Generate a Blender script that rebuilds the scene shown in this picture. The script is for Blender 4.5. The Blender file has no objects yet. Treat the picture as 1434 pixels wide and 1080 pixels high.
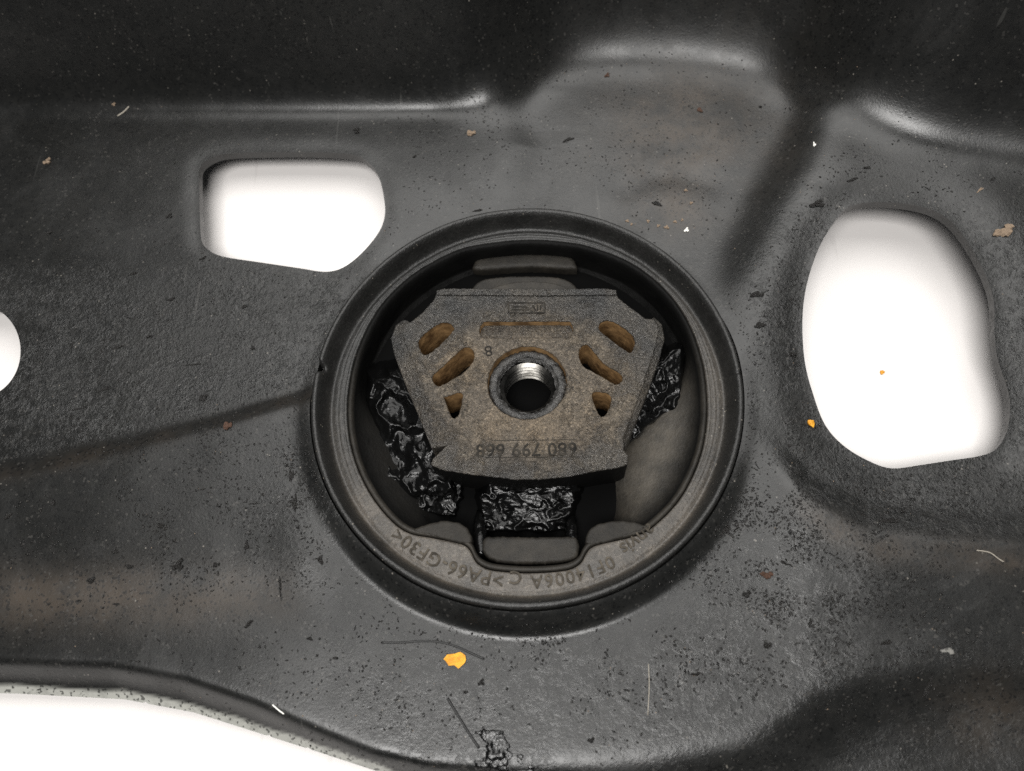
import bpy, bmesh, math, random
import numpy as np
from mathutils import Matrix, Vector

random.seed(7)
rng = np.random.default_rng(11)
scene = bpy.context.scene
MM = 0.001

# ------------------------------------------------------------------ camera
F_PX = 1050.0
CAM = np.array([6.26167, -61.67792, 143.23507])
RIGHT = np.array([0.99818, 0.0, -0.06036])
UP = np.array([0.02384, 0.91874, 0.39415])
FWD = np.array([-0.05546, 0.39487, -0.91706])
cd = bpy.data.cameras.new('camera')
cam = bpy.data.objects.new('camera', cd)
scene.collection.objects.link(cam)
scene.camera = cam
cd.sensor_width = 36.0
cd.lens = 36.0 * F_PX / 1434.0
cd.clip_start = 0.005
cd.clip_end = 20.0
cd.dof.use_dof = True
cd.dof.focus_distance = 0.158
cd.dof.aperture_fstop = 16.0
m = Matrix.Identity(4)
for i in range(3):
    m[i][0] = RIGHT[i]; m[i][1] = UP[i]; m[i][2] = -FWD[i]; m[i][3] = CAM[i] * MM
cam.matrix_world = m

# ------------------------------------------------------------------ light
world = bpy.data.worlds.new('World')
scene.world = world
world.use_nodes = True
bg = world.node_tree.nodes['Background']
bg.inputs['Color'].default_value = (0.9, 0.95, 1.0, 1)
bg.inputs['Strength'].default_value = 0.06
scene.cycles.use_denoising = False


def area_light(name, loc, target, sx, sy, power, col):
    ld = bpy.data.lights.new(name, 'AREA')
    ld.shape = 'RECTANGLE'; ld.size = sx; ld.size_y = sy
    ld.energy = power; ld.color = col
    o = bpy.data.objects.new(name, ld)
    scene.collection.objects.link(o)
    o.location = loc
    o.rotation_euler = (Vector(target) - Vector(loc)).to_track_quat('-Z', 'Y').to_euler()
    return o


area_light('ceiling_light', (0.01, 0.25, 0.50), (0.0, 0.03, 0), 0.60, 0.50, 3.9, (1.0, 0.985, 0.955))
area_light('work_lamp', (-0.05, -0.21, 0.45), (0.0, 0.01, 0), 0.30, 0.16, 3.1, (1.0, 0.985, 0.96))

scene.view_settings.view_transform = 'Standard'
scene.view_settings.look = 'None'
scene.view_settings.exposure = 0.0
scene.view_settings.gamma = 1.0


# ------------------------------------------------------------------ pixel <-> place
def P(px, py, z=0.0):
    D = RIGHT * ((px - 717) / F_PX) - UP * ((py - 540) / F_PX) + FWD
    k = (z - CAM[2]) / D[2]
    return CAM + k * D


def proj(x, y, z):
    dx, dy, dz = x - CAM[0], y - CAM[1], z - CAM[2]
    a = dx * RIGHT[0] + dy * RIGHT[1] + dz * RIGHT[2]
    b = dx * UP[0] + dy * UP[1] + dz * UP[2]
    c = dx * FWD[0] + dy * FWD[1] + dz * FWD[2]
    return 717 + F_PX * a / c, 540 - F_PX * b / c


def sstep(a, b, x):
    t = np.clip((x - a) / (b - a), 0, 1)
    return t * t * (3 - 2 * t)


def seg_dist(u, v, pts, closed):
    """distance, and signed side (even-odd inside) for polygons"""
    n = len(pts)
    best = np.full(u.shape, 1e9)
    inside = np.zeros(u.shape, bool)
    rngs = range(n) if closed else range(n - 1)
    for i in rngs:
        x0, y0 = pts[i]; x1, y1 = pts[(i + 1) % n]
        dx, dy = x1 - x0, y1 - y0
        L2 = dx * dx + dy * dy + 1e-12
        t = np.clip(((u - x0) * dx + (v - y0) * dy) / L2, 0, 1)
        best = np.minimum(best, np.hypot(u - x0 - t * dx, v - y0 - t * dy))
        if closed:
            cond = ((y0 > v) != (y1 > v))
            with np.errstate(divide='ignore', invalid='ignore'):
                xi = x0 + (v - y0) * dx / (dy if dy != 0 else 1e-12)
            inside ^= cond & (u < xi)
    return best, inside


def sd_poly(u, v, pts):
    d, ins = seg_dist(u, v, pts, True)
    return np.where(ins, d, -d)


def spline(pts, per=8, closed=True):
    out = []
    n = len(pts)
    for i in range(n if closed else n - 1):
        if closed:
            p0, p1, p2, p3 = (np.array(pts[(i + k - 1) % n], float) for k in range(4))
        else:
            p0, p1, p2, p3 = (np.array(pts[min(max(i + k - 1, 0), n - 1)], float) for k in range(4))
        for j in range(per):
            t = j / per
            out.append(tuple(0.5 * ((2 * p1) + (-p0 + p2) * t + (2 * p0 - 5 * p1 + 4 * p2 - p3) * t * t
                                    + (-p0 + 3 * p1 - 3 * p2 + p3) * t ** 3)))
    if not closed:
        out.append(tuple(pts[-1]))
    return out


_perm = rng.permutation(4096)


def _h(ix, iy):
    return _perm[(_perm[ix & 4095] + iy) & 4095] / 4095.0


def vnoise(x, y):
    ix = np.floor(x).astype(int); iy = np.floor(y).astype(int)
    fx = x - ix; fy = y - iy
    fx = fx * fx * (3 - 2 * fx); fy = fy * fy * (3 - 2 * fy)
    a = _h(ix, iy); b = _h(ix + 1, iy); c = _h(ix, iy + 1); d = _h(ix + 1, iy + 1)
    return (a * (1 - fx) + b * fx) * (1 - fy) + (c * (1 - fx) + d * fx) * fy - 0.5


def fbm(x, y, o=4):
    s = 0; amp = 1; tot = 0
    for k in range(o):
        s = s + amp * vnoise(x * 2 ** k + 17.3 * k, y * 2 ** k + 5.7 * k); tot += amp; amp *= 0.5
    return s / tot


# ------------------------------------------------------------------ materials
def new_mat(name):
    mt = bpy.data.materials.new(name)
    mt.use_nodes = True
    nt = mt.node_tree
    b = nt.nodes['Principled BSDF']
    return mt, nt, b


class N:
    """tiny node helper"""
    def __init__(s, nt):
        s.nt = nt
        s.co = nt.nodes.new('ShaderNodeTexCoord').outputs['Object']

    def node(s, t, **kw):
        n = s.nt.nodes.new(t)
        for k, v in kw.items():
            if k in n.inputs.keys() if isinstance(k, str) else False:
                n.inputs[k].default_value = v
            else:
                setattr(n, k, v)
        return n

    def link(s, a, b):
        s.nt.links.new(a, b)

    def noise(s, scale, detail=3.0, rough=0.55, dist=0.0):
        n = s.node('ShaderNodeTexNoise')
        n.inputs['Scale'].default_value = scale
        n.inputs['Detail'].default_value = detail
        n.inputs['Roughness'].default_value = rough
        n.inputs['Distortion'].default_value = dist
        s.link(s.co, n.inputs['Vector'])
        return n.outputs['Fac']

    def voro(s, scale, feature='F1', out='Distance', rand=1.0):
        n = s.node('ShaderNodeTexVoronoi')
        n.feature = feature
        n.inputs['Scale'].default_value = scale
        n.inputs['Randomness'].default_value = rand
        s.link(s.co, n.inputs['Vector'])
        return n.outputs[out]

    def cells(s, scale):
        c = s.voro(scale, out='Color')
        sp = s.node('ShaderNodeSeparateColor')
        s.link(c, sp.inputs[0])
        return sp.outputs[0]

    def ramp(s, fac, stops):
        n = s.node('ShaderNodeValToRGB')
        e = n.color_ramp.elements
        while len(e) < len(stops):
            e.new(0.5)
        for i, (p, c) in enumerate(stops):
            e[i].position = p
            e[i].color = (c, c, c, 1) if not isinstance(c, tuple) else (*c, 1)
        s.link(fac, n.inputs['Fac'])
        return n.outputs['Color']

    def mix(s, fac, a, b, mode='MIX'):
        n = s.node('ShaderNodeMix', data_type='RGBA', blend_type=mode)
        for i, x in ((0, fac), (6, a), (7, b)):
            if hasattr(x, 'links') or hasattr(x, 'is_linked'):
                s.link(x, n.inputs[i])
            elif isinstance(x, tuple):
                n.inputs[i].default_value = (*x, 1)
            else:
                n.inputs[i].default_value = x if i == 0 else (x, x, x, 1)
        return n.outputs[2]

    def math(s, op, a, b=0.0, clamp=False):
        n = s.node('ShaderNodeMath', operation=op)
        n.use_clamp = clamp
        for i, x in ((0, a), (1, b)):
            if hasattr(x, 'is_linked'):
                s.link(x, n.inputs[i])
            else:
                n.inputs[i].default_value = x
        return n.outputs[0]

    def attr(s, name):
        n = s.node('ShaderNodeAttribute', attribute_name=name)
        return n.outputs['Fac']

    def bump(s, h, strength, dist, prev=None):
        n = s.node('ShaderNodeBump')
        if hasattr(strength, 'is_linked'):
            s.link(strength, n.inputs['Strength'])
        else:
            n.inputs['Strength'].default_value = strength
        n.inputs['Distance'].default_value = dist
        s.link(h, n.inputs['Height'])
        if prev is not None:
            s.link(prev, n.inputs['Normal'])
        return n.outputs['Normal']


def setc(b, nt, key, val):
    if hasattr(val, 'is_linked'):
        nt.links.new(val, b.inputs[key])
    elif isinstance(val, tuple):
        b.inputs[key].default_value = (*val, 1)
    else:
        b.inputs[key].default_value = val


def make_panel_mat():
    mt, nt, b = new_mat('black_painted_steel')
    n = N(nt)
    dust = n.attr('dust'); bumpy = n.attr('bumpy')
    big = n.noise(28, 4)
    base = n.mix(n.ramp(big, [(0.35, 0.0), (0.7, 1.0)]), (0.0046, 0.0048, 0.0046), (0.0088, 0.0089, 0.0084))
    dcol = n.mix(n.noise(300, 3), (0.030, 0.023, 0.016), (0.055, 0.040, 0.028))
    base = n.mix(n.math('MULTIPLY', dust, n.ramp(n.noise(90, 5, 0.65), [(0.38, 0.15), (0.62, 1.0)])), base, dcol)
    base = n.mix(n.math('MULTIPLY', n.attr('pale_rim'), n.ramp(n.noise(260, 4, 0.7), [(0.2, 0.55), (0.5, 1.0)])), base, (0.30, 0.30, 0.275))
    sc = n.math('GREATER_THAN', n.math('MULTIPLY', n.attr('scuff'), n.noise(700, 5, 0.7)), 0.30)
    base = n.mix(n.math('MULTIPLY', sc, 0.8), base, (0.20, 0.195, 0.18))
    # thin film of road dust, mottled
    film = n.ramp(n.noise(380, 6, 0.75), [(0.42, 0.0), (0.75, 1.0)])
    base = n.mix(n.math('MULTIPLY', film, 0.13), base, (0.050, 0.047, 0.042))
    # fine pale dust specks
    v = n.voro(900)
    keep = n.ramp(n.noise(420, 2), [(0.60, 0.0), (0.68, 1.0)])
    sp = n.math('MULTIPLY', n.ramp(v, [(0.10, 1.0), (0.2, 0.0)]), keep)
    base = n.mix(sp, base, (0.13, 0.12, 0.105))
    cell = n.cells(2300)
    dens = n.ramp(n.noise(150, 4, 0.7), [(0.40, 0.0), (0.62, 1.0)])
    base = n.mix(n.math('MULTIPLY', n.math('GREATER_THAN', cell, 0.965), n.math('MULTIPLY', dens, 0.7)), base, (0.040, 0.038, 0.035))
    base = n.mix(n.math('MULTIPLY', n.math('LESS_THAN', cell, 0.10), 0.7), base, (0.002, 0.002, 0.002))
    scrs = None
    for rot, sc_, lo in ((0.5, 500, 0.785), (-0.9, 440, 0.79)):
        mp = n.node('ShaderNodeMapping')
        mp.inputs['Rotation'].default_value = (0, 0, rot)
        mp.inputs['Scale'].default_value = (1.0, 0.05, 0.3)
        n.link(n.co, mp.inputs['Vector'])
        nz = n.node('ShaderNodeTexNoise'); nz.inputs['Scale'].default_value = sc_; nz.inputs['Detail'].default_value = 1
        nz.inputs['Distortion'].default_value = 0.3
        n.link(mp.outputs['Vector'], nz.inputs['Vector'])
        q = n.ramp(nz.outputs['Fac'], [(lo, 0.0), (lo + 0.02, 1.0)])
        scrs = q if scrs is None else n.math('MAXIMUM', scrs, q)
    base = n.mix(n.math('MULTIPLY', scrs, 0.22), base, (0.085, 0.083, 0.078))
    setc(b, nt, 'Base Color', base)
    r = n.math('ADD', n.math('MULTIPLY', n.noise(60, 5, 0.6), 0.22), 0.21)
    smear = n.ramp(n.noise(34, 6, 0.7, 1.2), [(0.52, 0.0), (0.60, 1.0)])
    r = n.math('ADD', r, n.math('MULTIPLY', smear, 0.07))
    r = n.math('ADD', r, n.math('MULTIPLY', dust, 0.12))
    setc(b, nt, 'Roughness', r)
    # relief: satin orange peel everywhere, coarse blistered crust where bumpy
    fine = n.noise(2000, 3, 0.6)
    mid = n.noise(1150, 4, 0.62)
    nb = n.bump(n.ramp(cell, [(0.0, 0.0), (0.12, 0.5), (0.88, 0.5), (1.0, 1.0)]), n.math('ADD', n.math('MULTIPLY', bumpy, 0.25), 0.12), 0.00016)
    nb = n.bump(fine, 0.20, 0.00013, nb)
    nb = n.bump(mid, n.math('ADD', n.math('MULTIPLY', bumpy, 0.60), 0.03), 0.00034, nb)
    pits = n.ramp(n.noise(520, 5, 0.72), [(0.5, 0.0), (0.72, 1.0)])
    nb = n.bump(pits, n.math('ADD', n.math('MULTIPLY', bumpy, 0.55), 0.03), 0.00045, nb)
    setc(b, nt, 'Normal', nb)
    b.inputs['Specular IOR Level'].default_value = 0.50
    return mt


def make_ring_mat():
    mt, nt, b = new_mat('dusty_black_plastic')
    n = N(nt)
    dust = n.attr('dust')
    big = n.noise(120, 5, 0.65)
    base = n.mix(big, (0.005, 0.005, 0.0049), (0.022, 0.0215, 0.020))
    dcol = n.mix(n.noise(220, 5, 0.7), (0.040, 0.035, 0.029), (0.110, 0.094, 0.076))
    base = n.mix(n.math('MULTIPLY', dust, n.ramp(n.noise(130, 5, 0.7), [(0.3, 0.35), (0.6, 1.0)])), base, dcol)
    v = n.voro(1100)
    grain = n.ramp(n.cells(2700), [(0.0, 0.35), (0.5, 0.85), (0.85, 1.05), (1.0, 1.9)])
    base = n.mix(0.5, base, n.mix(1.0, base, grain, 'MULTIPLY'))
    scum = n.ramp(n.noise(95, 6, 0.75, 0.8), [(0.54, 0.0), (0.62, 1.0)])
    base = n.mix(n.math('MULTIPLY', scum, n.math('SUBTRACT', 0.7, n.math('MULTIPLY', dust, 0.45))), base, (0.007, 0.007, 0.0065))
    sp = n.math('MULTIPLY', n.ramp(v, [(0.10, 1.0), (0.2, 0.0)]), n.ramp(n.noise(500, 2), [(0.58, 0.0), (0.66, 1.0)]))
    base = n.mix(sp, base, (0.2, 0.18, 0.15))
    setc(b, nt, 'Base Color', base)
    setc(b, nt, 'Roughness', n.math('ADD', n.math('MULTIPLY', big, 0.28), 0.30))
    nb = n.bump(n.noise(1900, 4, 0.68), 0.60, 0.00022)
    nb = n.bump(n.noise(420, 5, 0.7), 0.40, 0.00045, nb)
    setc(b, nt, 'Normal', nb)
    return mt


def make_rubber_mat():
    mt, nt, b = new_mat('matte_black_rubber')
    n = N(nt)
    dust = n.attr('dust')
    base = n.mix(n.noise(160, 5, 0.65), (0.002, 0.002, 0.002), (0.007, 0.0069, 0.0066))
    dcol = n.mix(n.noise(260, 5, 0.7), (0.030, 0.027, 0.022), (0.105, 0.090, 0.070))
    base = n.mix(n.math('MULTIPLY', dust, n.ramp(n.noise(150, 5, 0.7), [(0.3, 0.3), (0.6, 1.0)])), base, dcol)
    setc(b, nt, 'Base Color', base)
    setc(b, nt, 'Roughness', n.math('ADD', n.math('MULTIPLY', n.noise(90, 4), 0.25), 0.42))
    setc(b, nt, 'Specular IOR Level', n.math('ADD', n.math('MULTIPLY', dust, 0.5), 0.07))
    nb = n.bump(n.noise(1700, 4, 0.68), 0.55, 0.00022)
    nb = n.bump(n.noise(350, 5, 0.7), 0.45, 0.0005, nb)
    setc(b, nt, 'Normal', nb)
    return mt


def make_wet_mat():
    mt, nt, b = new_mat('wet_oily_rubber')
    n = N(nt)
    setc(b, nt, 'Base Color', (0.002, 0.002, 0.002))
    setc(b, nt, 'Roughness', n.math('ADD', n.math('MULTIPLY', n.noise(500, 3), 0.26), 0.09))
    nb = n.bump(n.noise(1100, 3, 0.6), 0.30, 0.0004)
    nb = n.bump(n.noise(260, 3, 0.6, 1.0), 0.25, 0.0010, nb)
    setc(b, nt, 'Normal', nb)
    b.inputs['Specular IOR Level'].default_value = 0.27
    return mt


def make_core_mat():
    mt, nt, b = new_mat('grimy_cast_aluminium')
    n = N(nt)
    # 0 in the middle of the face, 1 at its rim
    sp_ = n.node('ShaderNodeSeparateXYZ'); n.link(n.co, sp_.inputs[0])
    ex = n.math('MULTIPLY', n.math('SUBTRACT', sp_.outputs['X'], 0.0007), 1 / 0.030)
    ey = n.math('MULTIPLY', n.math('ADD', sp_.outputs['Y'], 0.0005), 1 / 0.0225)
    rr = n.math('SQRT', n.math('ADD', n.math('MULTIPLY', ex, ex), n.math('MULTIPLY', ey, ey)))
    rim = n.ramp(rr, [(0.55, 0.0), (1.0, 1.0)])
    big = n.noise(75, 5, 0.65)
    base = n.mix(n.ramp(big, [(0.38, 0.0), (0.60, 1.0)]), (0.042, 0.041, 0.039), (0.105, 0.090, 0.070))
    warm = n.ramp(n.noise(48, 4, 0.6), [(0.52, 0.0), (0.68, 1.0)])
    mid_ = n.math('SUBTRACT', 1.0, rim)
    base = n.mix(n.math('MULTIPLY', n.math('ADD', n.math('MULTIPLY', warm, 0.45), 0.35), mid_), base, (0.150, 0.112, 0.072))
    gn = n.math('ADD', n.noise(170, 6, 0.72, 0.4), n.math('MULTIPLY', rim, 0.25))
    grease = n.ramp(gn, [(0.52, 0.0), (0.66, 1.0)])
    base = n.mix(n.math('MULTIPLY', grease, 0.55), base, (0.026, 0.026, 0.026))
    grain = n.ramp(n.cells(2900), [(0.0, 0.28), (0.45, 0.75), (0.8, 1.0), (1.0, 1.9)])
    base = n.mix(0.65, base, n.mix(1.0, base, grain, 'MULTIPLY'))
    fleck = n.math('MULTIPLY', n.ramp(n.voro(1200), [(0.14, 1.0), (0.30, 0.0)]), n.ramp(n.noise(600, 2), [(0.50, 0.0), (0.58, 1.0)]))
    base = n.mix(n.math('MULTIPLY', fleck, 0.8), base, (0.010, 0.0095, 0.009))
    setc(b, nt, 'Base Color', base)
    setc(b, nt, 'Roughness', n.math('SUBTRACT', 0.38, n.math('MULTIPLY', grease, 0.20)))
    setc(b, nt, 'Metallic', 0.2)
    nb = n.bump(n.cells(2900), 0.35, 0.00016)
    nb = n.bump(n.noise(1900, 4, 0.7), 1.0, 0.00036, nb)
    nb = n.bump(n.noise(800, 5, 0.72), 0.55, 0.00045, nb)
    nb = n.bump(grease, 0.6, 0.0006, nb)
    setc(b, nt, 'Normal', nb)
    return mt


def make_simple(name, col, rough, metal=0.0, bump=None, col2=None, nscale=400):
    mt, nt, b = new_mat(name)
    n = N(nt)
    if col2:
        setc(b, nt, 'Base Color', n.mix(n.ramp(n.noise(nscale, 5, 0.65), [(0.35, 0.0), (0.65, 1.0)]), col, col2))
    else:
        setc(b, nt, 'Base Color', col)
    setc(b, nt, 'Roughness', rough)
    setc(b, nt, 'Metallic', metal)
    if bump:
        setc(b, nt, 'Normal', n.bump(n.noise(bump[0], 4, 0.65), bump[1], bump[2]))
    return mt


def make_table_mat():
    mt, nt, b = new_mat('white_laminate')
    n = N(nt)
    base = n.mix(n.noise(14, 4), (0.64, 0.615, 0.60), (0.71, 0.685, 0.67))
    # long thin scratches
    mp = n.node('ShaderNodeMapping')
    mp.inputs['Rotation'].default_value = (0, 0, 0.12)
    mp.inputs['Scale'].default_value = (1.0, 0.06, 1.0)
    n.link(n.co, mp.inputs['Vector'])
    nz = n.node('ShaderNodeTexNoise'); nz.inputs['Scale'].default_value = 520; nz.inputs['Detail'].default_value = 1
    n.link(mp.outputs['Vector'], nz.inputs['Vector'])
    scr = n.ramp(nz.outputs['Fac'], [(0.715, 0.0), (0.745, 1.0)])
    base = n.mix(n.math('MULTIPLY', scr, 0.14), base, (0.36, 0.34, 0.33))
    v = n.voro(260)
    sp = n.math('MULTIPLY', n.ramp(v, [(0.02, 1.0), (0.05, 0.0)]), n.ramp(n.noise(90, 2), [(0.58, 0.0), (0.63, 1.0)]))
    base = n.mix(n.math('MULTIPLY', sp, 0.6), base, (0.2, 0.18, 0.17))
    setc(b, nt, 'Base Color', base)
    setc(b, nt, 'Roughness', 0.42)
    return mt


MAT = dict(panel=make_panel_mat(), ring=make_ring_mat(), rubber=make_rubber_mat(), wet=make_wet_mat(),
           core=make_core_mat(), table=make_table_mat())
MAT['pocket'] = make_simple('brown_stained_pocket', (0.075, 0.042, 0.018), 0.42, 0.0, (700, 0.5, 0.0004), (0.27, 0.165, 0.075), 350)
MAT['thread'] = make_simple('bare_thread_steel', (0.11, 0.106, 0.098), 0.26, 1.0, (700, 0.2, 0.0002), (0.02, 0.019, 0.017), 260)
MAT['grease'] = make_simple('black_greasy_metal', (0.010, 0.010, 0.010), 0.26, 0.0, (1300, 0.9, 0.0006), (0.06, 0.058, 0.055), 700)
MAT['crumb'] = make_simple('black_dirt', (0.004, 0.004, 0.004), 0.34, 0.0, (2500, 0.7, 0.0003), (0.018, 0.016, 0.014), 900)
MAT['yellow'] = make_simple('yellow_paint_chip', (0.50, 0.20, 0.008), 0.55, 0.0, (1800, 0.8, 0.0004), (0.72, 0.36, 0.02), 900)
MAT['tan'] = make_simple('tan_dirt', (0.17, 0.12, 0.08), 0.7, 0.0, (1800, 0.6, 0.0003), (0.32, 0.24, 0.17), 900)
MAT['rust'] = make_simple('rusty_dirt', (0.045, 0.022, 0.013), 0.7, 0.0, (1800, 0.6, 0.0003), (0.10, 0.05, 0.03), 900)
MAT['white'] = make_simple('white_grain', (0.80, 0.79, 0.74), 0.5)
MAT['pale'] = make_simple('pale_fibre', (0.34, 0.31, 0.26), 0.6)
MAT['mark'] = make_simple('dark_moulded_mark', (0.020, 0.017, 0.013), 0.5, 0.0, (1500, 0.4, 0.0002), (0.085, 0.073, 0.057), 420)
MAT['corem'] = make_simple('grimy_stamped_mark', (0.006, 0.0055, 0.005), 0.5, 0.0, (1500, 0.4, 0.0002), (0.034, 0.030, 0.024), 420)
MAT['tar'] = make_simple('black_tar', (0.003, 0.003, 0.003), 0.20, 0.0, (700, 0.55, 0.0005))
MAT['void'] = make_simple('depth_shade_and_grease', (0.0015, 0.0015, 0.0015), 0.8)  # near-black standing in for depth shade on floors; also greasy thread grooves
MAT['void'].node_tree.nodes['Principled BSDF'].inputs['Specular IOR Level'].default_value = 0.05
for k in ('mark', 'corem'):
    b_ = MAT[k].node_tree.nodes['Principled BSDF']
    b_.inputs['Specular IOR Level'].default_value = 0.15
    b_.inputs['Roughness'].default_value = 0.7
MAT['hair'] = make_simple('black_fibre', (0.006, 0.006, 0.006), 0.5)


# ------------------------------------------------------------------ object helpers
def link(o, parent=None):
    scene.collection.objects.link(o)
    if parent is not None:
        o.parent = parent
    return o


def mesh_obj(name, verts, faces, mat, parent=None, smooth=True, attrs=None, origin=None):
    """verts in mm, world; origin (mm) becomes the object's location when top-level"""
    v = np.asarray(verts, float)
    if origin is not None:
        v = v - np.asarray(origin, float)
    me = bpy.data.meshes.new(name)
    me.from_pydata((v * MM).tolist(), [], faces if isinstance(faces, list) else faces.tolist())
    me.materials.append(mat)
    if smooth:
        me.polygons.foreach_set('use_smooth', [True] * len(me.polygons))
    if attrs:
        for k, a in attrs.items():
            at = me.attributes.new(k, 'FLOAT', 'POINT')
            at.data.foreach_set('value', np.asarray(a, np.float32))
    me.update()
    o = bpy.data.objects.new(name, me)
    if origin is not None:
        o.location = tuple(np.asarray(origin, float) * MM)
    return link(o, parent)


def tag(o, label=None, cat=None, group=None, kind=None):
    if label: o['label'] = label
    if cat: o['category'] = cat
    if group: o['group'] = group
    if kind: o['kind'] = kind
    return o


# ------------------------------------------------------------------ table
TABLE_Z = -12.6
hw = 400.0
tv = [(-hw, -hw, TABLE_Z), (hw, -hw, TABLE_Z), (hw, hw, TABLE_Z), (-hw, hw, TABLE_Z),
      (-hw, -hw, TABLE_Z - 20), (hw, -hw, TABLE_Z - 20), (hw, hw, TABLE_Z - 20), (-hw, hw, TABLE_Z - 20)]
tf = [(0, 1, 2, 3), (7, 6, 5, 4), (0, 4, 5, 1), (1, 5, 6, 2), (2, 6, 7, 3), (3, 7, 4, 0)]
tag(mesh_obj('tabletop', tv, tf, MAT['table'], smooth=False), 'white laminate tabletop seen through the holes and beyond the panel edge',
    'tabletop', kind='structure')

# ------------------------------------------------------------------ steel panel as a pressed sheet
WALL = [(-600, 152), (-200, 151), (300, 150), (600, 149), (672, 148), (705, 134), (735, 104), (780, 80), (850, 70), (950, 70), (1050, 84), (1100, 102),
        (1140, 130), (1180, 162), (1230, 196), (1290, 210), (1350, 218), (1434, 236), (1600, 268), (2200, 330)]
SHELF = [(1095, 60), (1112, 115), (1110, 155), (1088, 210), (1050, 275), (1018, 345), (1000, 410), (996, 480), (1010, 620), (1040, 900), (2300, 900), (2300, -1500), (1095, -1500)]
SHELF_H = 6.0
FLANGE = [(-700, 900), (0, 926), (150, 932), (250, 950), (350, 984), (450, 1028), (520, 1056), (600, 1074), (720, 1082), (850, 1080), (950, 1066), (1060, 1044), (1110, 1005),
          (1150, 975), (1220, 948), (1310, 934), (1434, 936), (1700, 950), (2200, 960), (2200, 2500), (-700, 2500)]
OUTER = [(-700, 950), (0, 971), (150, 979), (250, 998), (350, 1030), (430, 1055), (520, 1084), (600, 1124), (760, 1240), (900, 1420), (2200, 1700),
         (2200, 2500), (-700, 2500)]
HOLE_L = spline([(278, 250), (280, 232), (295, 220), (318, 214), (370, 212), (440, 212), (492, 215), (515, 226), (530, 246), (538, 280), (538, 305), (528, 328), (505, 355),
                 (480, 374), (455, 380), (420, 375), (360, 366), (310, 358), (290, 348), (281, 334), (279, 300)], 4)
HOLE_R = spline([(1172, 305), (1190, 289), (1218, 283), (1262, 284), (1305, 293), (1335, 312), (1360, 345), (1383, 388), (1393, 425), (1393, 465), (1398, 505),
                 (1410, 540), (1415, 572), (1410, 605), (1396, 628), (1375, 638), (1330, 645), (1285, 652), (1250, 656), (1222, 648), (1185, 627), (1156, 596),
                 (1138, 550), (1127, 505), (1124, 450), (1130, 400), (1148, 345)], 4)


def shelf_fade(v):
    return 1 - sstep(290, 700, v)


def lift_px(pts):
    # the tall cut-out lies in the raised shelf: move its outline to where that metal stands
    out = []
    for a, b in pts:
        p = P(a, b, -3.0 + SHELF_H * float(shelf_fade(b)) - 1.5)
        out.append(tuple(float(q) for q in proj(p[0], p[1], -3.0)))
    return out


HOLE_R = lift_px(HOLE_R)
HOLE_E = [(-32 + 61 * math.cos(a), 492 + 66 * math.sin(a)) for a in np.linspace(0, 2 * math.pi, 60, endpoint=False)]
BASE_Z = -3.0


def blur(g, sig):
    n = int(3 * sig) + 1
    k = np.exp(-0.5 * (np.arange(-n, n + 1) / sig) ** 2); k /= k.sum()
    for ax in (0, 1):
        pad = [(0, 0), (0, 0)]; pad[ax] = (n, n)
        p = np.pad(g, pad, mode='edge')
        L = g.shape[ax]
        g = sum(w * (p[i:i + L] if ax == 0 else p[:, i:i + L]) for i, w in enumerate(k))
    return g


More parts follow.
